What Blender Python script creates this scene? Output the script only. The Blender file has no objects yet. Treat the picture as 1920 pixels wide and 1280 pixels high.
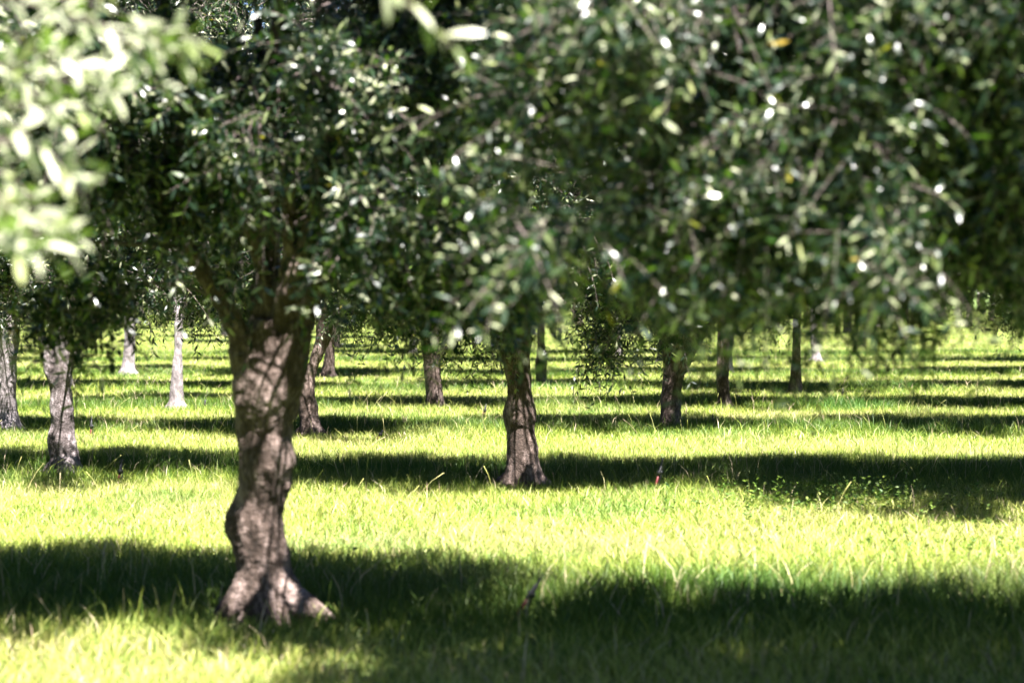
import bpy, math, numpy as np
from mathutils import Vector
from mathutils import noise as mnoise

# ------------------------------------------------------------------ camera, sky, sun, exposure
S = bpy.context.scene
COL = S.collection
EYE, FPX, HY = 1.6, 3750.0, 540.0            # eye height (m), focal length and horizon row of the 1920 px photo
cam = bpy.data.objects.new('camera', bpy.data.cameras.new('camera'))
COL.objects.link(cam)
cam.location = (0, 0, EYE)
cam.rotation_euler = (math.radians(90) - math.atan(100 / FPX), 0, 0)
cam.data.sensor_width = 36
cam.data.lens = FPX / 1920 * 36
cam.data.clip_start = 0.1
cam.data.clip_end = 2000
cam.data.dof.use_dof = True
cam.data.dof.focus_distance = 20.0
cam.data.dof.aperture_fstop = 2.15
cam.data.dof.aperture_blades = 0
S.camera = cam

SUN_EL, SUN_AZ = math.radians(65), math.radians(159)     # azimuth clockwise from +Y: behind the camera, a little right
W = bpy.data.worlds.new('World'); S.world = W; W.use_nodes = True
nt = W.node_tree; bg = nt.nodes['Background']
sky = nt.nodes.new('ShaderNodeTexSky'); sky.sky_type = 'NISHITA'; sky.sun_disc = False
sky.air_density = .55; sky.dust_density = .2; sky.ozone_density = 1.0; sky.altitude = 300
sky.sun_elevation = SUN_EL; sky.sun_rotation = SUN_AZ
nt.links.new(sky.outputs[0], bg.inputs[0]); bg.inputs[1].default_value = 0.05
sun = bpy.data.objects.new('sun', bpy.data.lights.new('sun', 'SUN')); COL.objects.link(sun)
sun.data.energy = 5.0; sun.data.angle = math.radians(0.5); sun.data.color = (1.0, 0.965, 0.91)
sd = Vector((math.sin(SUN_AZ) * math.cos(SUN_EL), math.cos(SUN_AZ) * math.cos(SUN_EL), math.sin(SUN_EL)))
sun.rotation_euler = (-sd).to_track_quat('-Z', 'Y').to_euler()
S.view_settings.view_transform = 'Standard'; S.view_settings.look = 'None'
S.view_settings.gamma = 1; S.view_settings.exposure = 2.78
S.cycles.use_denoising = True; S.cycles.sample_clamp_indirect = 3.0; S.cycles.sample_clamp_direct = 20.0
S.cycles.max_bounces = 6; S.cycles.transmission_bounces = 4; S.cycles.diffuse_bounces = 1; S.cycles.glossy_bounces = 2
S.cycles.caustics_reflective = False; S.cycles.caustics_refractive = False

# ------------------------------------------------------------------ helpers
def G(px, py):                     # the ground point seen at a photo pixel
    d = FPX * EYE / (py - HY)
    return ((px - 960) / FPX * d, d)
def PPM(py): return (py - HY) / EYE

def tag(o, label=None, cat=None, group=None, kind=None):
    if label: o['label'] = label
    if cat: o['category'] = cat
    if group: o['group'] = group
    if kind: o['kind'] = kind
    return o
def empty(name, loc, rz=0):
    o = bpy.data.objects.new(name, None); COL.objects.link(o)
    o.location = loc; o.rotation_euler = (0, 0, rz); o.empty_display_size = .2
    return o
def link(name, me, parent=None, loc=None):
    o = bpy.data.objects.new(name, me); COL.objects.link(o)
    if parent: o.parent = parent
    if loc: o.location = loc
    return o

class Acc:
    """collects many small pieces of one mesh as arrays"""
    def __init__(s): s.v = []; s.l = []; s.t = []; s.m = []; s.a = []; s.n = 0
    def add(s, V, loops, totals, mat=0, tint=None):
        # V (n,k,3); loops: per-piece loop template; totals: per-piece face sizes
        n, k, _ = V.shape
        loops = np.asarray(loops, np.int64); totals = np.asarray(totals, np.int32)
        s.v.append(V.reshape(-1, 3).astype(np.float32))
        s.l.append(((np.arange(n) * k)[:, None] + loops[None] + s.n).reshape(-1).astype(np.int32))
        s.t.append(np.tile(totals, n)); s.m.append(np.full(n * len(totals), mat, np.int32))
        if tint is None: tint = np.zeros(n)
        s.a.append(np.repeat(tint, k).astype(np.float32)); s.n += n * k
    def mesh(s, name, mats):
        V = np.concatenate(s.v); L = np.concatenate(s.l); T = np.concatenate(s.t); M = np.concatenate(s.m); A = np.concatenate(s.a)
        me = bpy.data.meshes.new(name)
        me.vertices.add(len(V)); me.vertices.foreach_set('co', V.ravel())
        me.loops.add(len(L)); me.loops.foreach_set('vertex_index', L)
        me.polygons.add(len(T))
        st = np.zeros(len(T), np.int32); st[1:] = np.cumsum(T)[:-1]
        me.polygons.foreach_set('loop_start', st)
        me.polygons.foreach_set('material_index', M)
        at = me.attributes.new('tint', 'FLOAT', 'POINT'); at.data.foreach_set('value', A)
        for m in mats: me.materials.append(m)
        me.update(calc_edges=True)
        return me

def nrm(a): return a / (np.linalg.norm(a, axis=-1, keepdims=True) + 1e-9)

def tubes(acc, P, R, sides=4, mat=0, tint=None):
    """P (n,m,3) polylines, R (n,m) radii"""
    n, m, _ = P.shape
    T = np.empty_like(P); T[:, 1:-1] = P[:, 2:] - P[:, :-2]; T[:, 0] = P[:, 1] - P[:, 0]; T[:, -1] = P[:, -1] - P[:, -2]
    T = nrm(T)
    ref = np.where(np.abs(T[:, :1, 2:3]) > .8, np.array([1., 0, 0]), np.array([0, 0, 1.]))
    U = nrm(np.cross(T, ref)); V = np.cross(T, U)
    an = np.arange(sides) / sides * 2 * math.pi
    ring = P[:, :, None] + R[:, :, None, None] * (U[:, :, None] * np.cos(an)[None, None, :, None] + V[:, :, None] * np.sin(an)[None, None, :, None])
    loops, tot = [], []
    for i in range(m - 1):
        for j in range(sides):
            k = (j + 1) % sides
            loops += [i * sides + j, i * sides + k, (i + 1) * sides + k, (i + 1) * sides + j]; tot.append(4)
    loops += [(m - 1) * sides + j for j in range(sides)]; tot.append(sides)
    loops += [j for j in range(sides)][::-1]; tot.append(sides)
    acc.add(ring.reshape(n, m * sides, 3), loops, tot, mat, tint)

def leaves(acc, P, T, N, L, Wd, six=True, mat=1, tint=None):
    T = nrm(T); B = nrm(np.cross(T, N)); N = np.cross(B, T)
    L = L[:, None]; Wd = Wd[:, None]
    if six:
        V = np.stack([P, P + T * .3 * L + B * Wd * .85 + N * .02 * L, P + T * .3 * L - B * Wd * .85 + N * .02 * L,
                      P + T * .68 * L + B * Wd * .9 - N * .01 * L, P + T * .68 * L - B * Wd * .9 - N * .01 * L,
                      P + T * L - N * .10 * L], 1)
        acc.add(V, [0, 2, 1, 1, 2, 4, 3, 3, 4, 5], [3, 4, 3], mat, tint)
    else:
        V = np.stack([P, P + T * .5 * L + B * Wd, P + T * L - N * .06 * L, P + T * .5 * L - B * Wd], 1)
        acc.add(V, [0, 3, 2, 1], [4], mat, tint)

# ------------------------------------------------------------------ materials
def mat_new(name):
    m = bpy.data.materials.new(name); m.use_nodes = True
    for n in list(m.node_tree.nodes): m.node_tree.nodes.remove(n)
    return m, m.node_tree
def nd(t, typ, **kw):
    n = t.nodes.new(typ)
    for k, v in kw.items(): setattr(n, k, v)
    return n
def ramp(t, fac, stops):
    r = nd(t, 'ShaderNodeValToRGB'); e = r.color_ramp.elements
    while len(e) < len(stops): e.new(0.5)
    for i, (p, c) in enumerate(stops): e[i].position = p; e[i].color = (*c, 1)
    t.links.new(fac, r.inputs[0]); return r.outputs[0]

def leaf_material():
    m, t = mat_new('olive_leaf')
    a = nd(t, 'ShaderNodeAttribute', attribute_name='tint')
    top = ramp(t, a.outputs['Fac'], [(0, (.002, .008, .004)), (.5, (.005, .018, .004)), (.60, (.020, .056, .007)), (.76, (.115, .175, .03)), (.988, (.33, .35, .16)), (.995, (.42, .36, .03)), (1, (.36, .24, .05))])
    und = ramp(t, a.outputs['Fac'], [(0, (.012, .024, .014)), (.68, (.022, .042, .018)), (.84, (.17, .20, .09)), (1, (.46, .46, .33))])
    g = nd(t, 'ShaderNodeNewGeometry')
    mx = nd(t, 'ShaderNodeMix', data_type='RGBA')
    t.links.new(g.outputs['Backfacing'], mx.inputs[0]); t.links.new(top, mx.inputs[6]); t.links.new(und, mx.inputs[7])
    p = nd(t, 'ShaderNodeBsdfPrincipled'); t.links.new(mx.outputs[2], p.inputs['Base Color'])
    p.inputs['Roughness'].default_value = .30; p.inputs['Specular IOR Level'].default_value = .5
    tr = nd(t, 'ShaderNodeBsdfTranslucent')
    tc = ramp(t, a.outputs['Fac'], [(0, (.008, .035, .002)), (.6, (.02, .075, .004)), (.97, (.12, .26, .01)), (1, (.5, .4, .02))])
    t.links.new(tc, tr.inputs[0])
    ms = nd(t, 'ShaderNodeMixShader'); ms.inputs[0].default_value = .22
    o = nd(t, 'ShaderNodeOutputMaterial')
    t.links.new(p.outputs[0], ms.inputs[1]); t.links.new(tr.outputs[0], ms.inputs[2]); t.links.new(ms.outputs[0], o.inputs[0])
    return m

def bark_material(name, c0, c1, c2, sc=1.0):
    m, t = mat_new(name)
    tc = nd(t, 'ShaderNodeTexCoord')
    mp = nd(t, 'ShaderNodeMapping'); mp.inputs['Scale'].default_value = (1, 1, .45); t.links.new(tc.outputs['Object'], mp.inputs[0])
    n1 = nd(t, 'ShaderNodeTexNoise'); n1.inputs['Scale'].default_value = 7 * sc; n1.inputs['Detail'].default_value = 8; n1.inputs['Roughness'].default_value = .65
    n2 = nd(t, 'ShaderNodeTexNoise'); n2.inputs['Scale'].default_value = 55 * sc; n2.inputs['Detail'].default_value = 5; n2.inputs['Roughness'].default_value = .7
    vo = nd(t, 'ShaderNodeTexVoronoi', feature='DISTANCE_TO_EDGE'); vo.inputs['Scale'].default_value = 26 * sc
    for n in (n1, n2): t.links.new(mp.outputs[0], n.inputs['Vector'])
    mp2 = nd(t, 'ShaderNodeMapping'); mp2.inputs['Scale'].default_value = (1, 1, 1.6); t.links.new(tc.outputs['Object'], mp2.inputs[0])
    t.links.new(mp2.outputs[0], vo.inputs['Vector'])
    ad = nd(t, 'ShaderNodeMath', operation='MULTIPLY_ADD'); ad.inputs[1].default_value = .6
    t.links.new(n2.outputs[0], ad.inputs[0]); t.links.new(n1.outputs[0], ad.inputs[2])
    col = ramp(t, ad.outputs[0], [(.55, c0), (.78, c1), (1.0, c2)])
    b1 = nd(t, 'ShaderNodeBump'); b1.inputs['Strength'].default_value = .8; b1.inputs['Distance'].default_value = .012; t.links.new(n2.outputs[0], b1.inputs['Height'])
    b2 = nd(t, 'ShaderNodeBump'); b2.inputs['Strength'].default_value = .45; b2.inputs['Distance'].default_value = .01
    sm = nd(t, 'ShaderNodeMapRange'); sm.inputs[2].default_value = .12; t.links.new(vo.outputs['Distance'], sm.inputs[0]); t.links.new(sm.outputs[0], b2.inputs['Height'])
    t.links.new(b1.outputs[0], b2.inputs['Normal'])
    p = nd(t, 'ShaderNodeBsdfPrincipled'); p.inputs['Roughness'].default_value = .88
    t.links.new(col, p.inputs['Base Color']); t.links.new(b2.outputs[0], p.inputs['Normal'])
    o = nd(t, 'ShaderNodeOutputMaterial'); t.links.new(p.outputs[0], o.inputs[0])
    return m

def plain(name, c, rough=.5, spec=.5):
    m, t = mat_new(name)
    p = nd(t, 'ShaderNodeBsdfPrincipled'); p.inputs['Roughness'].default_value = rough; p.inputs['Specular IOR Level'].default_value = spec
    n = nd(t, 'ShaderNodeTexNoise'); n.inputs['Scale'].default_value = 40
    t.links.new(ramp(t, n.outputs[0], [(.3, tuple(x * .75 for x in c)), (.7, tuple(min(1, x * 1.15) for x in c))]), p.inputs['Base Color'])
    o = nd(t, 'ShaderNodeOutputMaterial'); t.links.new(p.outputs[0], o.inputs[0]); return m

def grass_material():
    m, t = mat_new('grass_blade')
    a = nd(t, 'ShaderNodeAttribute', attribute_name='tint')
    g = nd(t, 'ShaderNodeNewGeometry')
    n = nd(t, 'ShaderNodeTexNoise'); n.inputs['Scale'].default_value = .55; n.inputs['Detail'].default_value = 3
    t.links.new(g.outputs['Position'], n.inputs['Vector'])
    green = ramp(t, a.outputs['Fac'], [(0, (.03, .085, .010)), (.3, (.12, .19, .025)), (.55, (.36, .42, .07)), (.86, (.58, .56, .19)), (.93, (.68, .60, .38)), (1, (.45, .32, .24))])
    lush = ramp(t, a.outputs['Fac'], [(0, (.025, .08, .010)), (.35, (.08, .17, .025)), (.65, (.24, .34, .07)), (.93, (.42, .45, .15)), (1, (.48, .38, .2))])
    mr = nd(t, 'ShaderNodeMapRange'); mr.inputs[1].default_value = .52; mr.inputs[2].default_value = .68; t.links.new(n.outputs[0], mr.inputs[0])
    mx = nd(t, 'ShaderNodeMix', data_type='RGBA'); t.links.new(mr.outputs[0], mx.inputs[0]); t.links.new(green, mx.inputs[6]); t.links.new(lush, mx.inputs[7])
    n5 = nd(t, 'ShaderNodeTexNoise'); n5.inputs['Scale'].default_value = .38; n5.inputs['Detail'].default_value = 6; n5.inputs['Roughness'].default_value = .65
    mpp = nd(t, 'ShaderNodeMapping'); mpp.inputs['Location'].default_value = (7, 3, 0); mpp.inputs['Scale'].default_value = (.6, 1.3, 1)
    t.links.new(g.outputs['Position'], mpp.inputs[0]); t.links.new(mpp.outputs[0], n5.inputs['Vector'])
    m5 = nd(t, 'ShaderNodeMapRange'); m5.inputs[1].default_value = .5; m5.inputs[2].default_value = .66; m5.inputs[4].default_value = .7; t.links.new(n5.outputs[0], m5.inputs[0])
    sg = nd(t, 'ShaderNodeMath', operation='MULTIPLY'); t.links.new(m5.outputs[0], sg.inputs[0]); t.links.new(a.outputs['Fac'], sg.inputs[1])
    mx5 = nd(t, 'ShaderNodeMix', data_type='RGBA'); mx5.inputs[7].default_value = (.62, .50, .27, 1)
    t.links.new(sg.outputs[0], mx5.inputs[0]); t.links.new(mx.outputs[2], mx5.inputs[6]); mx = mx5
    p = nd(t, 'ShaderNodeBsdfPrincipled'); p.inputs['Roughness'].default_value = .5; p.inputs['Specular IOR Level'].default_value = .35
    tr = nd(t, 'ShaderNodeBsdfTranslucent')
    t.links.new(mx.outputs[2], p.inputs['Base Color']); t.links.new(mx.outputs[2], tr.inputs[0])
    ms = nd(t, 'ShaderNodeMixShader'); ms.inputs[0].default_value = .35
    o = nd(t, 'ShaderNodeOutputMaterial')
    t.links.new(p.outputs[0], ms.inputs[1]); t.links.new(tr.outputs[0], ms.inputs[2]); t.links.new(ms.outputs[0], o.inputs[0])
    return m

def ground_material():
    m, t = mat_new('orchard_soil')
    g = nd(t, 'ShaderNodeNewGeometry')
    n = nd(t, 'ShaderNodeTexNoise'); n.inputs['Scale'].default_value = 9; n.inputs['Detail'].default_value = 8; n.inputs['Roughness'].default_value = .7
    n3 = nd(t, 'ShaderNodeTexNoise'); n3.inputs['Scale'].default_value = .8; n3.inputs['Detail'].default_value = 4
    t.links.new(g.outputs['Position'], n.inputs['Vector']); t.links.new(g.outputs['Position'], n3.inputs['Vector'])
    c1 = ramp(t, n.outputs[0], [(.3, (.07, .12, .025)), (.55, (.13, .19, .04)), (.75, (.22, .22, .08))])
    soil = ramp(t, n.outputs[0], [(.3, (.16, .12, .09)), (.6, (.30, .24, .19)), (.8, (.42, .36, .30))])
    a = nd(t, 'ShaderNodeAttribute', attribute_name='bare')
    mx = nd(t, 'ShaderNodeMix', data_type='RGBA'); t.links.new(a.outputs['Fac'], mx.inputs[0]); t.links.new(c1, mx.inputs[6]); t.links.new(soil, mx.inputs[7])
    b = nd(t, 'ShaderNodeBump'); b.inputs['Distance'].default_value = .03; t.links.new(n.outputs[0], b.inputs['Height'])
    p = nd(t, 'ShaderNodeBsdfPrincipled'); p.inputs['Roughness'].default_value = .95
    t.links.new(mx.outputs[2], p.inputs['Base Color']); t.links.new(b.outputs[0], p.inputs['Normal'])
    o = nd(t, 'ShaderNodeOutputMaterial'); t.links.new(p.outputs[0], o.inputs[0]); return m

LEAF = leaf_material()
BARK = bark_material('olive_bark', (.014, .008, .005), (.060, .038, .029), (.29, .215, .195))
BARK_PALE = bark_material('pale_olive_bark', (.05, .04, .04), (.19, .16, .165), (.40, .35, .37))
BARK_MID = bark_material('grey_olive_bark', (.02, .014, .012), (.085, .065, .065), (.34, .29, .30))
TWIG = bark_material('olive_twig', (.05, .035, .03), (.15, .11, .105), (.36, .28, .27), 2)
GRASS = grass_material(); SOIL = ground_material()

# ------------------------------------------------------------------ tree positions (photo pixel of the trunk's foot)
# ------------------------------------------------------------------ trunks: measured outlines, roots and limbs
def smooth_line(pts, n):
    """Catmull-like resample of rows (x,y,z,r)"""
    p = np.array(pts, float)
    d = np.r_[0, np.cumsum(np.linalg.norm(np.diff(p[:, :3], axis=0), axis=1))]
    u = np.linspace(0, d[-1], n); out = np.empty((n, 4))
    m = np.gradient(p, d, axis=0)
    for i, x in enumerate(u):
        k = min(np.searchsorted(d, x, side='right') - 1, len(d) - 2); h = d[k + 1] - d[k]; s = (x - d[k]) / h
        out[i] = (2 * s**3 - 3 * s**2 + 1) * p[k] + (s**3 - 2 * s**2 + s) * h * m[k] + (-2 * s**3 + 3 * s**2) * p[k + 1] + (s**3 - s**2) * h * m[k + 1]
    out[:, 3] = np.maximum(out[:, 3], .006)
    return out

TEX = {}
def tex(kind, size, depth=3):
    k = (kind, size)
    if k not in TEX:
        t = bpy.data.textures.new('bark_relief', kind); t.noise_scale = size
        if kind == 'CLOUDS': t.noise_depth = depth
        TEX[k] = t
    return TEX[k]

def woody(name, lines, voxel, mat, parent, lumps=.035, seed=0):
    """fuses round limbs (lists of x,y,z,r rows) into one skin"""
    acc = Acc()
    for ln in lines:
        q = smooth_line(ln, max(8, int(len(ln) * 5)))
        tubes(acc, q[None, :, :3], q[None, :, 3], 14)
    me = acc.mesh('tmp', [])
    ob = bpy.data.objects.new('tmp', me); COL.objects.link(ob)
    r = ob.modifiers.new('r', 'REMESH'); r.mode = 'VOXEL'; r.voxel_size = voxel
    s = ob.modifiers.new('s', 'SMOOTH'); s.factor = .6; s.iterations = 6
    for size, st in ((.16, lumps), (.05, lumps * .42), (.02, lumps * .16)):
        d = ob.modifiers.new('d', 'DISPLACE'); d.texture = tex('CLOUDS', size); d.strength = st; d.mid_level = .5; d.texture_coords = 'LOCAL'
    ob.location = (0, 0, 0)
    dg = bpy.context.evaluated_depsgraph_get(); dg.update()
    out = bpy.data.meshes.new_from_object(ob.evaluated_get(dg))
    out.name = name; out.materials.clear(); out.materials.append(mat)

    out.polygons.foreach_set('use_smooth', np.ones(len(out.polygons), bool))
    bpy.data.objects.remove(ob)
    return link(name, out, parent)

def from_outline(rows, base_px, base_py, ydepth=0.0, sway=0.0, rng=None):
    """rows of (py, left px, right px) -> stem line in metres from the foot"""
    s = PPM(base_py); out = []
    for i, (py, l, r) in enumerate(rows):
        z = (base_py - py) / s
        out.append([((l + r) / 2 - base_px) / s, ydepth + (rng.uniform(-sway, sway) if rng else 0), z, (r - l) / 2 / s])
    out.sort(key=lambda q: q[2])
    f = out[0]; out.insert(0, [f[0], f[1], f[2] - .15, f[3] * 1.05])
    return out

def root_lines(rng, r0, n=5, reach=.26, dirs=None):
    L = []
    for k in range(n):
        a = dirs[k] if dirs else (k + rng.uniform(-.3, .3)) / n * 2 * math.pi
        c, s = math.cos(a), math.sin(a); R = reach * rng.uniform(.75, 1.2)
        L.append([[c * r0 * .3, s * r0 * .3, .20, r0 * .42], [c * r0 * .65, s * r0 * .65, .11, r0 * .42],
                  [c * (r0 + R * .28), s * s * (r0 + R * .28), .04, r0 * .34], [c * (r0 + R * .75), s * (r0 + R * .75), -.03, r0 * .24],
                  [c * (r0 + R), s * (r0 + R), -.10, r0 * .15]])
    return L

def auto_limbs(rng, top, r, crown, n=5):
    """limbs that rise from the fork into the crown; returns lines and tips"""
    cx, cy, cz, rx, ry, rz = crown; L = []; tips = []
    a0 = rng.uniform(0, 6.28)
    for k in range(n):
        a = a0 + k / n * 2 * math.pi + rng.uniform(-.35, .35)
        tx, ty = cx + math.cos(a) * rx * .55, cy + math.sin(a) * ry * .55
        tz = cz + rz * rng.uniform(.0, .5)
        p0 = np.array([top[0], top[1], top[2] - .12]); p3 = np.array([tx, ty, tz])
        rows = []
        for i in range(6):
            u = i / 5
            p = p0 * (1 - u) + p3 * u
            p[2] = p0[2] + (p3[2] - p0[2]) * (u ** .85)
            p[:2] += rng.uniform(-.05, .05, 2) * (0 < i)
            rows.append([*p, r * (.62 * (1 - u) + .17)])
        L.append(rows); tips.append(rows)
    return L, tips

# ------------------------------------------------------------------ crowns
SUNV = np.array(sd)
def dapples(rng, n, w=.13, z0=.05, z1=1.4, x0=0, r=(.025, .065)):
    h = []
    for _ in range(n):
        z = rng.uniform(z0, z1); x = x0 + rng.uniform(-w, w); q = rng.uniform(*r)
        for k in range(rng.integers(1, 4)): h.append((x + rng.normal() * .03, -.1, z + k * rng.uniform(.04, .09), q * rng.uniform(.6, 1)))
    return h
def crown_mesh(name, seed, crown, limbs, clusters, shoots, nodes, leaf_len=.062, six=False, extra=None, bottom=1.3, twig_r=.0028, clear=None, bias=1.15, holes=None):
    """leafy shoots in clumps round the limbs; every leaf is a face of its own"""
    rng = np.random.default_rng(seed); acc = Acc()
    cx, cy, cz, rx, ry, rz = crown
    C = []; OUT = []
    ph = rng.uniform(0, 6.28, 6)
    while len(C) < clusters:
        d = nrm(rng.normal(size=3)); a = math.atan2(d[1], d[0])
        rad = rng.uniform(.12, 1) ** .5
        lump = 1 + .10 * math.sin(3 * a + ph[0]) + .09 * math.sin(5 * a + ph[1] + 2 * d[2]) + .08 * math.sin(7 * d[2] + ph[2])
        dd = np.sign(d) * np.abs(d) ** .8
        p = np.array([cx + dd[0] * rx * rad * lump, cy + dd[1] * ry * rad * lump, cz + dd[2] * rz * rad * lump])
        if p[2] < bottom + .12 * math.sin(4 * a + ph[3]): 
            p[2] = bottom + rng.uniform(.0, .45)
            if rng.random() < .35: continue
        if clear and abs(p[0] - clear[0]) < clear[1] and p[2] < clear[2] and p[1] < .35: continue
        C.append(p); OUT.append(nrm(np.array([(p[0] - cx) / rx, (p[1] - cy) / ry, (p[2] - cz) / rz * .6 + .001])))
    C = np.array(C); OUT = np.array(OUT)
    # branches from the limbs to each clump
    LP = np.concatenate([np.array(l)[1:, :3] for l in limbs]); LR = np.concatenate([np.array(l)[1:, 3] for l in limbs])
    D = np.linalg.norm(C[:, None] - LP[None], axis=2) + .9 * np.maximum(0, LP[None, :, 2] - C[:, None, 2])
    j = D.argmin(1); A = LP[j]; n = len(C); u = np.linspace(0, 1, 6)[None, :, None]
    mid = (A + C) / 2 + rng.normal(size=(n, 3)) * .10 + np.array([0, 0, .12])
    P = (1 - u) ** 2 * A[:, None] + 2 * u * (1 - u) * mid[:, None] + u ** 2 * C[:, None]
    R = np.linspace(1, .25, 6)[None] * rng.uniform(.006, .014, n)[:, None]
    tubes(acc, P, R, 5, 0)
    # shoots
    K = clusters * shoots
    ci = np.repeat(np.arange(n), shoots)
    st = C[ci] + rng.normal(size=(K, 3)) * np.array([.085, .085, .075])
    dr = nrm(OUT[ci] * .75 + rng.normal(size=(K, 3)) * .75 + np.array([0, 0, .15]))
    Ln = rng.uniform(.14, .42, K)
    if extra is not None:                       # long single sprays: rows start xyz, direction xyz, length
        E = np.array(extra, float); st = np.r_[st, E[:, :3]]; dr = np.r_[dr, nrm(E[:, 3:6])]; Ln = np.r_[Ln, E[:, 6]]; K += len(E)
    droop = rng.uniform(.05, .55, K)
    def at(t): return st + dr * (Ln * t)[:, None] + np.array([0, 0, -1.]) * (Ln * t * t * droop)[:, None]
    if holes is not None:                       # no shoot crosses a gap through which the sun reaches the trunk
        cut = np.zeros(K, bool)
        for hx, hy, hz, hr in holes:
            for tt in (0, .25, .5, .75, 1.):
                v = at(np.full(K, tt)) - np.array([hx, hy, hz]); a_ = v @ SUNV
                cut |= np.linalg.norm(v - a_[:, None] * SUNV, axis=1) < hr
        Ln = np.where(cut, .004, Ln)
    u = [0, .35, .7, 1.]
    tubes(acc, np.stack([at(np.full(K, x)) for x in u], 1), np.array([1.2, 1, .75, .45])[None] * np.full((K, 1), twig_r), 3, 0)
    PP, TT, NN, SI = [], [], [], []
    side0 = nrm(np.cross(dr, rng.normal(size=(K, 3)))); side1 = np.cross(dr, side0)
    for i in range(nodes):
        t = (i + .6) / nodes; t_ = np.full(K, t)
        p = at(t_); tan = nrm(dr + np.array([0, 0, -2.]) * (t * droop)[:, None])
        sd_ = side0 if i % 2 == 0 else side1
        for sg in (-1, 1):
            keep = (rng.random(K) < .9) & (Ln > .01)
            q = p + rng.normal(size=(K, 3)) * .004
            dirn = nrm(tan * rng.uniform(.35, 1.1, K)[:, None] + sg * sd_ + rng.normal(size=(K, 3)) * .25)
            up = nrm(np.array([0, 0, 1.]) * .8 + OUT[np.r_[ci, np.zeros(K - len(ci), int)]] * .5 + rng.normal(size=(K, 3)) * .65)
            PP.append(q[keep]); TT.append(dirn[keep]); NN.append(up[keep]); SI.append(np.arange(K)[keep])
    PP = np.concatenate(PP); TT = np.concatenate(TT); NN = np.concatenate(NN); SI = np.concatenate(SI)
    if holes is not None:                       # gaps in the foliage through which the sun reaches the trunk
        ok = np.ones(len(PP), bool)
        for hx, hy, hz, hr in holes:
            v = PP + TT * leaf_len * .5 - np.array([hx, hy, hz]); a = v @ SUNV
            ok &= np.linalg.norm(v - a[:, None] * SUNV, axis=1) > hr + .028
        PP, TT, NN, SI = PP[ok], TT[ok], NN[ok], SI[ok]
    n = len(PP)
    L = rng.normal(leaf_len, leaf_len * .2, n).clip(leaf_len * .5, leaf_len * 1.5)
    tint = rng.random(n) ** bias
    tint = np.where((SI >= len(ci)) & (bias < .5), .74 + .23 * tint, tint)      # the long sprays carry pale young leaves
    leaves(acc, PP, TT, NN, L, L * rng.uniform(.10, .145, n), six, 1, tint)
    return acc.mesh(name, [TWIG, LEAF])

# ------------------------------------------------------------------ the trees
FEET = []            # trunk feet (x, y, bare radius)
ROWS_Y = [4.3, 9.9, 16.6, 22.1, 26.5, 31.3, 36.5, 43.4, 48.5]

def tree(label, foot, lines, crown, crown_me=None, seed=1, mat=BARK, voxel=.014, limbs=None, group='olive trees in rows', clusters=120, shoots=26, nodes=9,
         six=False, leaf_len=.062, extra=None, bottom=1.3, rz=0, n_limbs=5, fork=None, fork_r=.1, lumps=.035, clear=None, twig_r=.0028, bias=1.15, holes=None):
    rng = np.random.default_rng(seed)
    root = empty('olive_tree', (foot[0], foot[1], 0)); tag(root, label, 'tree', group)
    L = [list(l) for l in lines]
    al, tips = auto_limbs(rng, fork, fork_r, crown, n_limbs)
    if limbs: al = [list(l) for l in limbs] + al; tips = tips + list(limbs)
    woody('trunk', L + al, voxel, mat, root, lumps)
    if crown_me is None:
        me = crown_mesh('crown', seed, crown, tips, clusters, shoots, nodes, leaf_len, six, extra, bottom, twig_r, clear, bias, holes)
        link('crown', me, root)
    else:
        c = link('crown', crown_me, root); c.rotation_euler = (0, 0, rz)
        c.location = (crown[0], crown[1], 0)
        c.scale = (crown[3] / 1.95, crown[4] / 1.5, 1.0)
    FEET.append((foot[0], foot[1], .22))
    return root

# shared crowns for the trees behind (size 1.95 x 1.5 m half axes, clump bottoms at 1.25 m)
def proto_crown(seed):
    rng = np.random.default_rng(seed)
    cr = (0, -.6, 3.35, 1.95, 1.5, 2.35)
    _, tips = auto_limbs(rng, (0, 0, 1.35), .1, cr, 6)
    return crown_mesh('crown', seed, cr, tips, 235, 44, 11, .064, False, None, 1.36, .0022, None, 1.15, dapples(rng, 6))
PROTO = [proto_crown(s) for s in (11, 12, 13, 14)]
CR0 = (0, 0, 2.95, 1.95, 1.5, 1.85)

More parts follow.
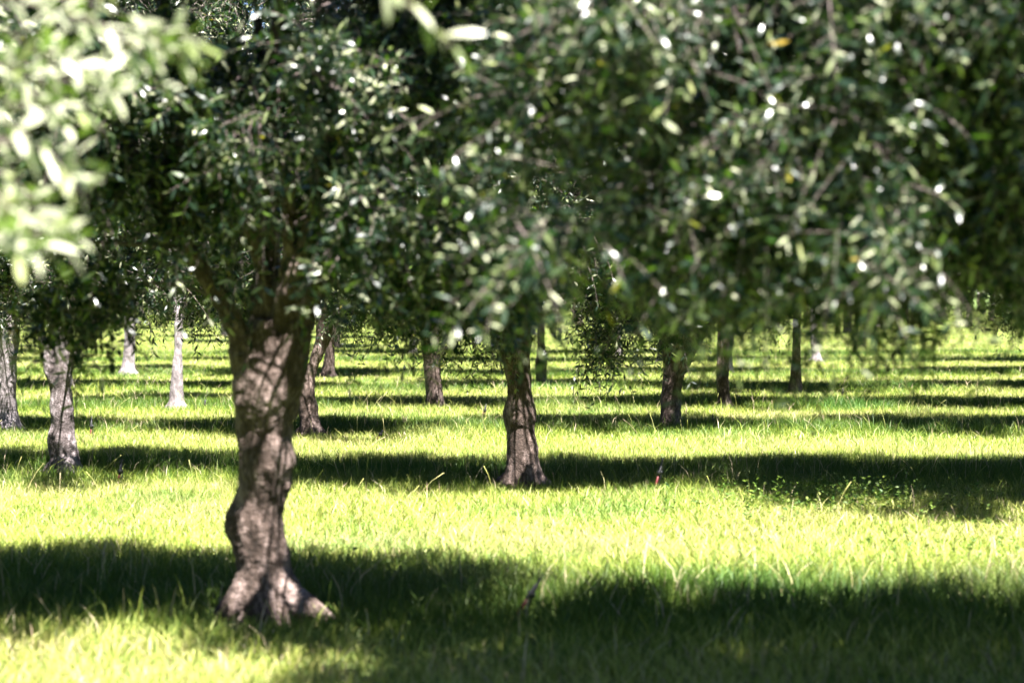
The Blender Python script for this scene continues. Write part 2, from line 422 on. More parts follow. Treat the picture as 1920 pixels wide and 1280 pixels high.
# --- nearest tree, left of centre
fx, fy = G(490, 1155); s = PPM(1155); rng = np.random.default_rng(5)
def pm(px, py, y=0, r=.05): return [(px - 490) / s, y, (1155 - py) / s, r]
stem = from_outline([(1140, 436, 572), (1127, 438, 566), (1093, 441, 553), (1043, 438, 541), (1010, 431, 536), (980, 425, 535), (949, 441, 532), (900, 446, 545), (855, 447, 549),
                     (820, 443, 545), (780, 438, 548), (740, 434, 556), (705, 436, 556), (665, 452, 544), (630, 470, 535), (600, 480, 530)], 490, 1155, 0, .015, rng)
lines = [stem,
         [pm(495, 770, -.02, .12), pm(462, 690, -.02, .078), pm(452, 640, -.02, .062), pm(440, 600, -.04, .054), pm(424, 562, -.10, .050), pm(398, 522, -.14, .047), pm(366, 465, -.24, .044), pm(340, 415, -.34, .040), pm(300, 330, -.42, .036), pm(250, 210, -.45, .022)],
         [pm(512, 770, .02, .12), pm(542, 690, -.03, .085), pm(553, 640, -.02, .078), pm(570, 590, .0, .064), pm(592, 545, -.05, .056), pm(632, 480, -.14, .050), pm(680, 410, -.24, .046), pm(722, 330, -.34, .040), pm(760, 220, -.42, .032), pm(800, 80, -.45, .02)],
         [pm(520, 740, .0, .11), pm(524, 660, .05, .07), pm(530, 600, .0, .06), pm(560, 520, -.15, .055), pm(600, 420, -.24, .050), pm(622, 320, -.36, .046), pm(628, 200, -.48, .043), pm(630, 90, -.6, .038), pm(640, -60, -.6, .03)],
         [pm(480, 720, .06, .11), pm(485, 640, .08, .08), pm(490, 560, .1, .07), pm(498, 500, .12, .06), pm(500, 380, .16, .045), pm(490, 220, .22, .035), pm(470, 20, .3, .025)],
         # burrs
         [pm(462, 1060, -.03, .03), pm(450, 1015, -.03, .055), pm(444, 985, -.04, .056), pm(452, 945, -.03, .045), pm(466, 900, -.03, .03)],
         [pm(530, 880, -.03, .05), pm(533, 858, -.04, .055), pm(528, 835, -.03, .045)]]
lines += [[[.02, -.02, .26, .09], [.09, -.05, .16, .09], [.17, -.09, .09, .07], [.25, -.12, .05, .052], [.32, -.15, .015, .04], [.40, -.17, -.05, .025]],
          [[-.04, -.03, .18, .09], [-.10, -.06, .09, .065], [-.17, -.09, .04, .05], [-.24, -.11, -.05, .03]],
          [[0, -.04, .2, .09], [.0, -.10, .08, .07], [.03, -.16, .0, .05], [.05, -.22, -.07, .03]],
          [[.0, .05, .2, .08], [.07, .12, .06, .07], [.13, .22, -.06, .04]], [[-.02, .05, .2, .08], [-.08, .13, .06, .07], [-.16, .2, -.06, .04]]]
rs = np.random.default_rng(17)
T1_SPRAYS = [[rs.uniform(-.45, .75), rs.uniform(-.95, -.45), rs.uniform(1.72, 2.0), rs.uniform(-.4, .4), rs.uniform(-.5, .1), rs.uniform(-1.1, -.2), rs.uniform(.2, .42)] for _ in range(34)]
T1_SPRAYS += [[rs.uniform(-.12, .28), rs.uniform(-.75, -.4), rs.uniform(1.62, 1.78), rs.uniform(-.3, .3), -.2, rs.uniform(-1.1, -.5), rs.uniform(.15, .3)] for _ in range(10)]
T1_HOLES = dapples(np.random.default_rng(2), 12, .16, .05, 1.5, .0, (.026, .052)) + [(.13, -.15, .12, .05), (.3, -.15, .03, .055), (.07, -.12, .45, .055), (-.08, -.1, .12, .05), (.06, -.12, .36, .035), (-.05, -.14, 1.28, .05), (.08, -.14, 1.15, .045), (-.1, -.14, 1.05, .04), (.12, -.12, 1.4, .05), (.0, -.12, 1.0, .035)]
cr = (.0, -.75, 3.15, 1.72, 1.25, 2.1)
tree('nearest olive tree with thick knotted trunk, a burr and roots spread over the grass', (fx, fy), lines, cr, seed=21, voxel=.009,
     limbs=[lines[1][3:], lines[2][3:], lines[3][3:], lines[4][3:]], clusters=215, shoots=44, nodes=12, six=True, fork=(.08, .06, 1.5), fork_r=.05, n_limbs=3, extra=T1_SPRAYS, bottom=1.55, lumps=.04, leaf_len=.059, clear=(.05, .46, 1.80), twig_r=.0020, holes=T1_HOLES)

# --- large tree at the right, trunk outside the frame
tree('olive tree at the right edge whose blurred crown hangs over the shaded grass', (2.75, 8.4),
     [[[0, 0, -.1, .2], [0, 0, .3, .16], [.02, 0, .8, .15], [-.03, 0, 1.2, .17], [-.05, 0, 1.45, .14]]] + root_lines(np.random.default_rng(3), .15),
     (-.5, -1.35, 3.1, 2.7, 1.4, 1.85), seed=33, voxel=.02, limbs=[[[-.05, 0, 1.3, .11], [-.2, -.1, 1.6, .07], [-.45, -.2, 1.95, .06], [-.75, -.3, 2.4, .045], [-1., -.4, 2.9, .03]]],
     clusters=350, shoots=50, nodes=12, six=True, fork=(-.05, 0, 1.45), fork_r=.1, n_limbs=6, bottom=1.64, leaf_len=.052, twig_r=.0022, bias=1.0, holes=[(a + fx - 2.75, b + fy - 8.4, c, q) for a, b, c, q in T1_HOLES])

# --- very near tree on the left, trunk outside the frame
ex = []
rng = np.random.default_rng(8)
def spray(px, py, d, dx, dz, L, n=1):
    for _ in range(n):
        x = (px - 960) / FPX * d + 3.15; z = EYE + (HY - py) / FPX * d
        ex.append([x, d - 4.4, z, dx + rng.uniform(-.2, .2), rng.uniform(-.3, .3), dz + rng.uniform(-.2, .2), L])
for a in [(-60, 60, 4.4, 1, .1, .3), (-40, 130, 4.6, 1, .2, .3), (-60, 200, 4.3, 1, -.1, .28), (-50, 260, 4.5, .9, -.1, .26), (-70, 330, 4.3, .9, -.2, .24), (-60, 380, 4.4, 1, -.1, .24),
          (-50, 430, 4.2, .9, -.1, .12), (-30, 0, 4.6, 1, .1, .36), (100, 20, 4.5, 1, -.1, .26), (240, 50, 4.4, 1, -.2, .16), (-50, 100, 4.9, 1, -.2, .3), (-40, 300, 4.9, 1, -.3, .24), (60, 100, 4.4, 1, .1, .2)]:
    spray(*a, n=1 + (len(ex) % 2))
spray(690, -30, 4.2, 1, -.15, .2)
tree('very near olive tree at the left edge with pale leaves out of focus', (-3.15, 4.4),
     [[[0, 0, -.1, .2], [0, 0, .3, .16], [.02, 0, .8, .15], [-.03, 0, 1.2, .17], [-.05, 0, 1.45, .14]]] + root_lines(np.random.default_rng(4), .15),
     (-.25, .1, 3.0, 1.45, 1.2, 1.6), seed=44, voxel=.02, clusters=150, shoots=22, nodes=9, six=True, fork=(-.05, 0, 1.45), fork_r=.1, extra=ex, bottom=1.85, leaf_len=.072, twig_r=.0025, bias=.22)

# --- trees whose trunks are measured in the photograph: label, foot px, outline, limbs, material
def limb_px(bx, by, pts):
    s = PPM(by); return [[(x - bx) / s, y, (by - py) / s, r] for x, py, y, r in pts]
SPEC = [
 ('central olive tree with sturdy dark trunk, burr at its waist, bare soil below', 980, 912,
  [(905, 945, 1022), (896, 946, 1020), (874, 948, 1014), (836, 949, 1008), (799, 948, 1004), (785, 944, 1006), (772, 943, 1006), (757, 947, 1003), (742, 950, 1000), (705, 948, 996), (680, 941, 994), (662, 934, 995), (645, 934, 997), (625, 937, 998)], [], BARK, (.08, 0, 2.0, 1.35)),
 ('olive tree at left, mottled grey trunk forking into thin stem and right limb', 115, 897,
  [(890, 88, 158), (877, 90, 152), (855, 92, 146), (835, 87, 143), (825, 86, 141), (812, 90, 140), (799, 93, 139), (761, 93, 136), (730, 92, 134), (705, 91, 133), (680, 96, 130), (655, 98, 128), (635, 98, 126)],
  [[(104, 720, -.03, .05), (92, 690, -.04, .045), (86, 660, -.04, .045), (81, 638, -.04, .042), (78, 610, -.03, .03)], [(118, 700, 0, .07), (130, 672, 0, .055), (145, 652, 0, .05), (163, 638, 0, .048), (180, 624, 0, .045), (186, 610, 0, .045), (200, 570, 0, .04), (230, 500, 0, .03)]], BARK_MID, (0, 0, 2.0, 1.35)),
 ('olive tree with mottled trunk cut by the left edge of the frame', 8, 812,
  [(808, -22, 42), (795, -18, 37), (780, -16, 33), (740, -16, 30), (705, -15, 30), (670, -14, 31), (640, -12, 34), (620, -14, 36)], [], BARK_PALE, (0, 0, 1.8, 1.4)),
 ('slender olive tree curving to the right behind the nearest trunk, swollen at knee height', 582, 816,
  [(811, 563, 606), (800, 562, 602), (782, 561, 597), (768, 556, 597), (758, 555, 595), (747, 558, 592), (725, 564, 590), (700, 573, 593), (675, 580, 602), (650, 588, 612), (630, 592, 622)],
  [[(575, 712, -.02, .06), (566, 680, -.02, .045), (560, 650, 0, .04), (556, 620, 0, .03)]], BARK, (.05, 0, 1.8, 1.35)),
 ('olive tree right of centre whose trunk opens in a wide V under the crown', 1257, 808,
  [(803, 1234, 1281), (790, 1237, 1279), (773, 1238, 1278), (743, 1239, 1278), (712, 1243, 1281), (690, 1245, 1286), (675, 1244, 1289), (662, 1242, 1292)],
  [[(1275, 690, 0, .10), (1290, 665, 0, .075), (1302, 645, 0, .07), (1318, 622, 0, .062), (1336, 600, 0, .055), (1360, 560, 0, .045)], [(1262, 685, 0, .1), (1252, 658, 0, .075), (1245, 635, 0, .06), (1238, 610, 0, .05)], [(1270, 680, .03, .07), (1280, 650, .03, .05), (1290, 610, .03, .04)]], BARK, (0, 0, 1.8, 1.4)),
 ('sunlit white trunked olive tree standing clear left of the nearest trunk', 330, 768,
  [(764, 314, 347), (755, 315, 345), (735, 317, 344), (705, 320, 343), (680, 323, 342), (655, 326, 342), (635, 326, 343)], [], BARK_PALE, (0, 1.2, 1.6, .9)),
 ('olive tree with plain dark trunk left of the central tree', 815, 766,
  [(762, 798, 835), (745, 798, 832), (720, 796, 829), (705, 795, 827), (680, 794, 827), (655, 790, 825), (635, 788, 824)], [], BARK, (0, 0, 1.9, 1.5)),
 ('olive tree with straight dark trunk just right of the V shaped trunk', 1360, 769,
  [(766, 1347, 1378), (753, 1346, 1372), (735, 1344, 1369), (722, 1343, 1368), (682, 1344, 1368), (655, 1346, 1368), (635, 1345, 1368)], [], BARK, (0, 0, 1.8, 1.4)),
 ('small dark olive trunk under the hanging leaves, left of the pale far trunk', 1492, 739,
  [(735, 1478, 1506), (715, 1480, 1504), (695, 1482, 1503), (675, 1484, 1502), (640, 1486, 1502), (620, 1486, 1502)], [], BARK, (0, 0, 1.9, 1.5)),
 ('narrow wavy olive trunk close behind the central trunk on its right', 1016, 726,
  [(722, 1004, 1029), (710, 1004, 1026), (695, 1003, 1025), (680, 1003, 1026), (660, 1007, 1024), (635, 1007, 1022)], [], BARK, (0, 0, 1.9, 1.5)),
 ('far olive tree with dark trunk seen between the two nearest left trunks', 614, 708,
  [(705, 600, 628), (690, 603, 628), (670, 607, 628), (650, 611, 628)], [], BARK, (0, 0, 1.9, 1.5)),
 ('far olive tree with broad white sunlit foot, leftmost of the pale trunks', 239, 704,
  [(700, 223, 256), (692, 226, 254), (675, 229, 253), (655, 231, 253), (640, 232, 253)], [], BARK_PALE, (0, 1.6, 1.7, .9)),
 ('far olive tree with pale blotched trunk behind the blurred right branches', 1531, 679,
  [(675, 1520, 1542), (660, 1521, 1538), (640, 1519, 1535), (618, 1518, 1533)], [], BARK_PALE, (0, 1.2, 1.9, 1.1)),
 ('far slim pale olive trunk half hidden by leaves between the central and V shaped trunks', 1160, 668,
  [(665, 1154, 1167), (650, 1154, 1166), (630, 1153, 1165), (610, 1152, 1165)], [], BARK_PALE, (0, 1.1, 1.9, 1.2)),
 ('far olive tree with shaded trunk hidden behind the plain dark trunk', 773, 666,
  [(663, 765, 782), (645, 766, 781), (625, 766, 781)], [], BARK_PALE, (0, 0, 1.9, 1.5)),
 ('far pale olive trunk peeping out at the left shoulder of the central trunk', 933, 639,
  [(637, 926, 942), (625, 927, 941), (612, 928, 940)], [], BARK_PALE, (0, 1.4, 1.9, 1.1)),
 ('most distant dark olive trunk, in the gap of foliage at right', 1590, 627,
  [(625, 1579, 1602), (615, 1581, 1599), (600, 1581, 1598)], [], BARK, (0, 0, 2.1, 1.6)),
 ('most distant pale olive trunk, in the gap of foliage at right', 1643, 614,
  [(612, 1632, 1654), (600, 1635, 1651), (588, 1636, 1650)], [], BARK_PALE, (0, 1.4, 2.1, 1.2)),
]
for i, (label, bx, by, rows, limbs, mt, (ox, oy, crx, cry)) in enumerate(SPEC):
    rng = np.random.default_rng(100 + i)
    foot = G(bx, by); s_ = PPM(by)
    stem = from_outline(rows, bx, by, 0, .012, rng)
    top = stem[-1]
    if top[2] < 1.2:
        stem.append([top[0], 0, 1.3, top[3]]); top = stem[-1]
    r0 = stem[1][3]
    rt = root_lines(rng, r0 * .75, 6, .12 + (.06 if i == 0 else .03))
    near = by > 800
    fine = i in (0, 1)
    if not fine: cry *= .78; crx *= .93
    if i in (3, 4): oy -= .4
    cr = (top[0] * .3 + ox, oy - (.5 if fine else 0), 3.1, crx, cry, 2.05)
    tree(label, foot, [stem] + rt, cr, None if fine else PROTO[i % 4], seed=200 + i, mat=mt, voxel=.013 if near else (.02 if by > 700 else .03),
         limbs=[limb_px(bx, by, l) for l in limbs], clusters=210, shoots=42, nodes=11, six=False, leaf_len=.062, rz=0,
         fork=(top[0], 0, max(top[2], 1.3)), fork_r=min(.11, top[3]), n_limbs=4 if limbs else 5, lumps=.03 if near else .025, bottom=(1.28, 1.48)[i == 1], clear=(.05, .4, 1.6) if i == 1 else None,
         holes=dapples(rng, 9 if i == 0 else 15, .13, 0, 1.3, .0, (.022, .045) if i == 0 else (.03, .06)) if fine else None)

# --- more of the same rows, trunks hidden by others or just outside the frame: copies
def proto_tree(seed, mt):
    rng = np.random.default_rng(seed)
    w = rng.uniform(.12, .15); r = [[rng.uniform(-.03, .03), rng.uniform(-.03, .03), z, w * k] for z, k in ((-.1, 1.25), (.1, 1.15), (.4, .98), (.7, 1.02), (1.0, .92), (1.35, 1.0))]
    return [r] + root_lines(rng, w * .75, 6, .2), r[-1]
row2 = [('olive tree beyond the right edge whose crown shades the tall grass there', 4.35, 15.7, 2.7, 1.95)]
more = [
 ('olive tree outside the left edge in the row of the nearest tree', -5.0, 9.45, 1.9, 1.35),
 ('olive tree outside the right edge, fifth along the row of the nearest tree', 6.6, 9.5, 1.9, 1.4),
 ('olive tree outside the left edge in the row of the central tree', -7.6, 16.7, 1.9, 1.4),
 ('olive tree outside the right edge in the row of the V shaped trunk', 6.1, 22.1, 2.2, 1.45),
 ('olive tree outside the right edge, one row behind the V shaped trunk', 7.1, 26.4, 2.2, 1.45),
 ('olive tree outside the left edge, one row behind the V shaped trunk', -8.2, 26.4, 1.9, 1.4),
 ('olive tree outside the right edge, two rows behind the V shaped trunk', 8.2, 31, 1.9, 1.4),
 ('olive tree hidden behind the pale forked trunk on the left', -7.05, 31.4, 1.9, 1.3),
 ('olive tree hidden behind the nearest trunk, five rows back', -3.75, 31.3, 1.9, 1.3),
 ('olive tree hidden behind the central trunk, six rows back', .1, 36.5, 1.9, 1.3),
 ('olive tree hidden behind the straight dark trunk at right, six rows back', 3.9, 36.6, 1.9, 1.3),
 ('olive tree outside the right edge, six rows back', 9.7, 36.5, 2.3, 1.5),
 ('olive tree hidden behind the central trunk, seven rows back', -.05, 43.2, 1.9, 1.4),
 ('olive tree hidden behind the V shaped trunk, seven rows back', 3.3, 43.0, 1.9, 1.4),
 ('olive tree hidden behind the nearest trunk, seven rows back', -5.5, 43.2, 1.9, 1.4),
 ('olive tree outside the right edge, seven rows back', 12.3, 42.2, 3.0, 1.9),
 ('olive tree outside the left edge, seven rows back', -11.5, 43.2, 1.9, 1.4)]
protos = []
def copied(label, x, y, crx, cry, k):
    if y > 20: cry *= .74; crx *= .88
    if k < 3:
        ln, top = proto_tree(300 + k, BARK if k < 2 else BARK_PALE)
        t = tree(label, (x, y), ln, (0, 0, 2.95, crx, cry, 1.85), PROTO[k], seed=310 + k, voxel=.02, fork=(top[0], top[1], top[2]), fork_r=.1, mat=BARK if k < 2 else BARK_PALE)
        protos.append(t); return t
    src = protos[k % 3]; r = src.copy(); COL.objects.link(r); r.location = (x, y, 0); r['label'] = label
    for ch in list(src.children):
        c = ch.copy(); COL.objects.link(c); c.parent = r
        if ch.name.startswith('crown'):
            c.data = PROTO[k % 4]; c.scale = (crx / 1.95 * (1 if k // 4 % 2 else -1), cry / 1.5, 1)
    FEET.append((x, y, .2)); return r
k = 0
for a in row2 + more: copied(*a, k); k += 1
# rows further back, up to 75 m
rngb = np.random.default_rng(77); far = []
for ri, yy in enumerate((48.6, 53.8, 59, 64.3, 69.6, 74.8)):
    hw = yy * .27 + 2
    xs = np.arange(-hw, hw, 3.8) + rngb.uniform(0, 3)
    for x in xs:
        x = x + rngb.uniform(-.25, .25); y = yy + rngb.uniform(-.3, .3)
        px = 960 + x / y * FPX
        if any(abs(px - q) < 24 for q in (1160, 773, 933, 1590, 1643, 1531)): continue
        if 640 < px < 780 or 830 < px < 925 or 1030 < px < 1235 or 1385 < px < 1478 or 1500 < px or 135 < px < 420: continue
        far.append((x, y, px, ri))
words = ['eighth', 'ninth', 'tenth', 'eleventh', 'twelfth', 'thirteenth']
ordn = ['first', 'second', 'third', 'fourth', 'fifth', 'sixth', 'seventh', 'eighth', 'ninth', 'tenth', 'eleventh', 'twelfth']
cnt = {}
for x, y, px, ri in far:
    cnt[ri] = cnt.get(ri, 0) + 1
    copied('small distant olive tree, %s from the left in the %s row back' % (ordn[min(11, cnt[ri] - 1)], words[ri]), x, y, 2.0, 1.5, k); k += 1

# ------------------------------------------------------------------ the grove beyond 80 m and the unseen trees round the camera: one mass
def far_and_unseen_grove():
    rng = np.random.default_rng(9); acc = Acc()
    spots = [(x, yy) for yy in np.arange(80, 150, 5.5) for x in np.arange(-yy * .30 - 4, yy * .30 + 4, 3.9) + rng.uniform(0, 3.9)]
    # the rows go on unseen beside and behind the camera, added to cut sky fill
    for yy in (-22, -16.5, -11.5, -6.2, -1.0, 4.3, 9.8, 16.4, 22, 26.5, 31.3, 36.5, 43.4, 48.6, 53.8, 59, 64.3, 69.6, 74.8):
        for x in np.arange(-34, 34, 3.9) + rng.uniform(0, 1):
            if abs(x) > yy * .256 + 2.9 and (yy > 0 or abs(x) > -1) and all(math.hypot(x - a, yy - b) > 2.6 for a, b, _ in FEET): spots.append((x, yy))
    for x, yy in spots:
        if True:
            y = yy + rng.uniform(-.4, .4); px = 960 + x / y * FPX if y > 1 else -9999
            if 79 < yy < 90 and 1560 < px < 1710: continue
            n = 1500; d = nrm(rng.normal(size=(n, 3))); r = rng.uniform(.3, 1, (n, 1)) ** .4
            P = d * r * np.array([2.1, 1.6, 1.9]) * (1 + .12 * np.sin(5 * d[:, :1] + x)) + np.array([x, y, 3.1])
            P[:, 2] = np.maximum(P[:, 2], 1.2 + rng.random(n) * .5)
            L = rng.uniform(.12, .26, n)
            leaves(acc, P, nrm(rng.normal(size=(n, 3))), nrm(rng.normal(size=(n, 3)) * .7 + [0, 0, .8]), L, L * .22, False, 1, rng.random(n))
            z = np.array([-.1, .4, .9, 1.5, 2.2]); w = rng.uniform(.12, .17)
            q = np.stack([x + rng.uniform(-.05, .05, 5), y + np.zeros(5), z], 1)
            tubes(acc, q[None], (w * np.array([1.4, 1, .95, .9, .6]))[None], 8, 0)
    o = link('far_and_unseen_grove', acc.mesh('far_and_unseen_grove', [BARK, LEAF])); tag(o, 'dark mass of far olive trees closing the view under the crowns', 'grove', kind='stuff')
far_and_unseen_grove()

# ------------------------------------------------------------------ ground
def height(x, y):
    return .02 * np.sin(x * .9 + .3 * y) * np.sin(y * .35 + 1) + .015 * np.sin(x * .37 - y * .21)
def ground():
    xs = np.unique(np.r_[np.linspace(-400, -30, 20), np.arange(-30, 30, .25), np.linspace(30, 400, 20)])
    ys = np.unique(np.r_[np.linspace(-200, -6, 10), np.arange(-6, 52, .2), np.arange(52, 160, 2.), np.linspace(160, 900, 20)])
    X, Y = np.meshgrid(xs, ys); Z = np.where((np.abs(X) < 60) & (Y < 160), height(X, Y), 0) - .03 * 0
    nx, ny = len(xs), len(ys)
    V = np.stack([X, Y, Z], 2).reshape(-1, 3)
    i = np.arange(ny - 1)[:, None] * nx + np.arange(nx - 1)[None]
    F = np.stack([i, i + 1, i + nx + 1, i + nx], 2).reshape(-1, 4)
    me = bpy.data.meshes.new('ground'); me.from_pydata(V.tolist(), [], F.tolist())
    bare = np.zeros(len(V))
    for fx_, fy_, r in FEET:
        d = np.hypot(V[:, 0] - fx_, V[:, 1] - fy_); bare = np.maximum(bare, np.clip(1.6 - d / r * .9, 0, 1))
    at = me.attributes.new('bare', 'FLOAT', 'POINT'); at.data.foreach_set('value', bare.astype(np.float32))
    me.materials.append(SOIL)
    tag(link('ground', me), kind='structure')
ground()

# ------------------------------------------------------------------ grass
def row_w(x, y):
    """1 on the tree lines and the shade behind them, 0 in the mown alleys"""
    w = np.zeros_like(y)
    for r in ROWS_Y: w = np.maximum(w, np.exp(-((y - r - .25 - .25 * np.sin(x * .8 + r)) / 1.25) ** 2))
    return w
def blades(acc, rng, x, y, h, wd, seg, tint):
    n = len(x); z = height(x, y) - .01
    a = rng.uniform(0, 6.283, n); ln = rng.uniform(.1, .85, n) ** 1.3 * h
    dx, dy = np.cos(a) * ln, np.sin(a) * ln
    b = rng.uniform(0, 6.283, n); bx, by = np.cos(b) * wd / 2, np.sin(b) * wd / 2
    base = np.stack([x, y, z], 1); side = np.stack([bx, by, np.zeros(n)], 1)
    def p(t): return base + np.stack([dx * t * t, dy * t * t, h * (t - .22 * t * t)], 1)
    if seg == 3:
        V = np.stack([p(0) - side, p(0) + side, p(.45) - side * .9, p(.45) + side * .9, p(.78) - side * .6, p(.78) + side * .6, p(1)], 1)
        acc.add(V, [0, 1, 3, 2, 2, 3, 5, 4, 4, 5, 6], [4, 4, 3], 0, tint)
    elif seg == 2:
        V = np.stack([p(0) - side, p(0) + side, p(.6) - side * .8, p(.6) + side * .8, p(1)], 1)
        acc.add(V, [0, 1, 3, 2, 2, 3, 4], [4, 3], 0, tint)
    else:
        V = np.stack([p(0) - side, p(0) + side, p(1)], 1); acc.add(V, [0, 1, 2], [3], 0, tint)
def grass():
    rng = np.random.default_rng(2024); acc = Acc()
    F = np.array(FEET)
    for y0, y1, dens, wd, seg in ((6.8, 10, 3300, .0055, 3), (10, 14.5, 2800, .0055, 3), (14.5, 20, 3100, .0045, 2), (20, 28, 1900, .006, 2), (28, 42, 950, .009, 2), (42, 75, 260, .016, 1), (75, 150, 50, .04, 1)):
        hw0, hw1 = y0 * .256 + 1.2, y1 * .256 + 1.2
        n = int((hw0 + hw1) * (y1 - y0) * dens)
        u = rng.random(n); y = y0 + (y1 - y0) * u
        x = rng.uniform(-1, 1, n) * (hw0 + (hw1 - hw0) * u)
        # tufts: pull blades toward clump centres
        cs = .10; gx, gy = np.floor(x / cs), np.floor(y / cs)
        hsh = np.modf(np.sin(gx * 12.9898 + gy * 78.233) * 43758.5453)[0]; h2 = np.modf(np.sin(gx * 39.3 + gy * 11.1) * 24634.63)[0]
        pull = rng.random(n) * .55
        x = x + ((gx + .5 + .4 * hsh) * cs - x) * pull; y = y + ((gy + .5 + .4 * h2) * cs - y) * pull
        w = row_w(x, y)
        patch = .5 + .5 * np.sin(x * 1.9 + 1.3 * np.sin(y * 1.1)) * np.sin(y * 1.7 + np.sin(x * 1.3))
        h = (.055 + .045 * patch + .075 * w + .02 * np.abs(hsh)) * rng.uniform(.55, 1.35, n)
        tall = rng.random(n) < (.012 + .05 * w)
        h = np.where(tall, h * rng.uniform(1.3, 1.9, n), h)
        if y1 <= 14.5: h = h * 1.08
        k = np.ones(n)
        for fx_, fy_, r in FEET:
            if fy_ < y0 - 2 or fy_ > y1 + 2: continue
            d = np.hypot(x - fx_, (y - fy_ + .12)); k = np.minimum(k, np.clip((d - r * .45) / (r * 1.1), .12, 1))
        h = h * k; keep = rng.random(n) < k ** .7 + .08
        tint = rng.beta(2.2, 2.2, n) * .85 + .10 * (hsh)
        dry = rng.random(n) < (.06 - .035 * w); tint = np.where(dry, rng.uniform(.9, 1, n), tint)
        tint = tint * (1 - .62 * np.clip(w * 1.4 - .3, 0, 1)) + .12 * (1 - w)  # shade of the tree rows darkened into the blade tint
        tint = np.where(tall & (rng.random(n) < .25), .97, tint)
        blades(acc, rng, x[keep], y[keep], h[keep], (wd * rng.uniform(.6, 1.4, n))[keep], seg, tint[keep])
    tag(link('grass', acc.mesh('grass', [GRASS])), 'sunlit yellow green grass, longer along the tree rows, their shade tinted into its colour', 'grass', kind='stuff')
grass()

def weeds():
    rng = np.random.default_rng(6); acc = Acc()
    P, T = [], []
    for px, py, n in ((1560, 955, 110), (1660, 950, 80), (1480, 962, 50), (1380, 968, 30), (1860, 1060, 40), (700, 1088, 10)):
        x, y = G(px, py); c = rng.normal(size=(n, 2)) * [.4, .5] + [x, y]
        for a, b in c:
            k = rng.integers(6, 12); q = rng.uniform(0, 6.28, k)
            P.append(np.stack([np.full(k, a), np.full(k, b), rng.uniform(.03, .10, k) * rng.uniform(.7, 2.4)], 1)); T.append(np.stack([np.cos(q), np.sin(q), rng.uniform(.1, .9, k)], 1))
    P = np.concatenate(P); T = np.concatenate(T); n = len(P); L = rng.uniform(.018, .045, n)
    leaves(acc, P, T, rng.normal(size=(n, 3)) * .5 + [0, 0, 1], L, L * .2, True, 0, rng.uniform(.0, .38, n))
    tag(link('weeds', acc.mesh('weeds', [GRASS])), 'low bright green broadleaf weeds at the edge of the shade', 'weeds', kind='stuff')
    acc = Acc(); n = 420
    y = rng.uniform(13, 40, n); x = rng.uniform(-1, 1, n) * y * .26; row = np.array(ROWS_Y)[rng.integers(2, 6, n)]; k = rng.random(n) < .75; y = np.where(k, row + rng.normal(size=n) * .9, y)
    a = rng.uniform(0, 6.28, n); ln = rng.uniform(.02, .2, n); h = rng.uniform(.14, .30, n)
    u = np.array([0, .4, .75, 1.])[None, :, None]
    Q = np.stack([x, y, np.zeros(n)], 1)[:, None] + np.stack([np.cos(a) * ln, np.sin(a) * ln, np.zeros(n)], 1)[:, None] * u ** 2 + np.stack([np.zeros(n), np.zeros(n), h], 1)[:, None] * u
    tubes(acc, Q, np.array([1, .9, .8, 1.4])[None] * np.full((n, 1), .0016), 4, 0, rng.uniform(.7, 1, n))
    tag(link('dry_stalks', acc.mesh('dry_stalks', [GRASS])), 'thin dry grass stalks sticking up from the shaded rows', 'dry stalks', kind='stuff')
weeds()

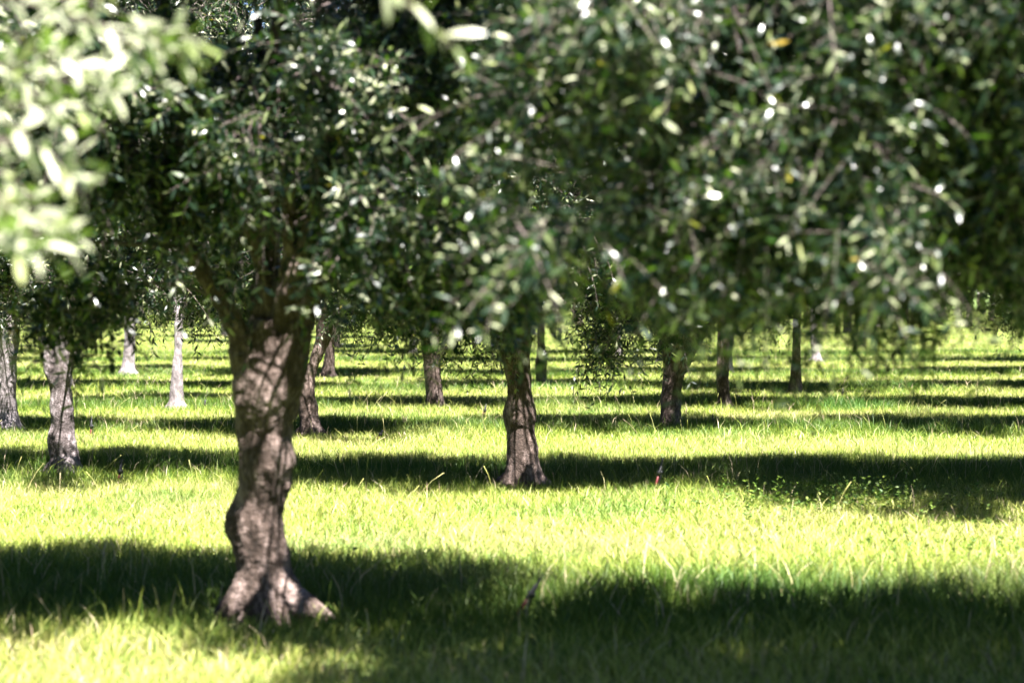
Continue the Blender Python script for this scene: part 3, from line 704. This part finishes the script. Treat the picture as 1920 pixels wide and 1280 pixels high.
# ------------------------------------------------------------------ small sprinklers on stakes
RED = plain('red_plastic', (.085, .004, .005), .6); BLACK = plain('black_plastic', (.018, .018, .02), .5)
def sprinkler(label, top_px, top_py, bot_px, bot_py, ring=True, stake=True):
    s = PPM(bot_py); x, y = G(bot_px, bot_py); lx = (top_px - bot_px) / s; H = (bot_py - top_py) / s
    L = math.hypot(lx, H)
    root = empty('sprinkler', (x, y, -.02)); root.rotation_euler = (0, math.atan2(lx, H), 0)
    tag(root, label, 'sprinkler', 'red and black sprinklers on stakes in the grass')
    L += .02
    def part(name, lines, mat, sides=10):
        acc = Acc()
        for ln in lines:
            q = np.array(ln, float); tubes(acc, q[None, :, :3], q[None, :, 3], sides)
        link(name, acc.mesh(name, [mat]), root)
    part('riser', [[[0, 0, -.03, .0095], [0, 0, L * .30, .0095], [0, 0, L * .62, .0095]]], RED)
    h = L * .62
    part('nozzle', [[[0, 0, h - .02, .013], [0, 0, h + .012, .015], [0, 0, h + .02, .010], [0, 0, h + .05, .013], [0, 0, h + .055, .008], [0, 0, L - .02, .006], [0, 0, L, .004]],
                    [[-.022, 0, h + .005, .004], [0, 0, h + .005, .006], [.026, 0, h + .005, .004]]], BLACK)
    if ring:
        R = .019; a = np.linspace(-1.2, math.pi + 1.2, 14)
        part('spinner_bridge', [[[math.cos(t) * R, 0, L - .012 + math.sin(t) * R * .85, .0026] for t in a]], BLACK, 6)
    if stake:
        part('stake', [[[.024, .01, -.05, .004], [.022, .01, L * .35, .006], [.018, .006, h, .006], [.012, 0, h + .02, .006]]], BLACK, 8)
sprinkler('tilted sprinkler with dark red tube in the shade right of the nearest trunk', 1014, 1078, 955, 1168)
sprinkler('upright red and black sprinkler on the shadow edge right of the central trunk', 1243, 858, 1224, 928, False)
sprinkler('black sprinkler with open ring head beside the forked pale trunk', 227, 862, 217, 915)
sprinkler('pointed sprinkler behind the forked pale trunk, red at its foot', 171, 780, 167, 828, False)
sprinkler('small leaning sprinkler in the grass between the curved trunk and the central trunk', 717, 803, 702, 828, False)
sprinkler('short red sprinkler just left of the central trunk', 911, 757, 903, 786, False)
sprinkler('tiny far red sprinkler in the shade band left of the central trunk', 863, 646, 861, 674, False, False)
sprinkler('tiny far red sprinkler in the sun between central and V shaped trunks', 1124, 716, 1126, 738, False, False)
sprinkler('far orange footed sprinkler with round head left of the dark trunk under hanging leaves', 1475, 744, 1478, 767, True, False)
sprinkler('far bright red sprinkler right of the dark trunk under hanging leaves', 1581, 727, 1579, 750, False, False)
sprinkler('thin sprinkler in tall grass between the V shaped and the straight dark trunks', 1337, 774, 1335, 808, False)
sprinkler('far red sprinkler right of the sunlit white trunk', 384, 748, 383, 772, False, False)
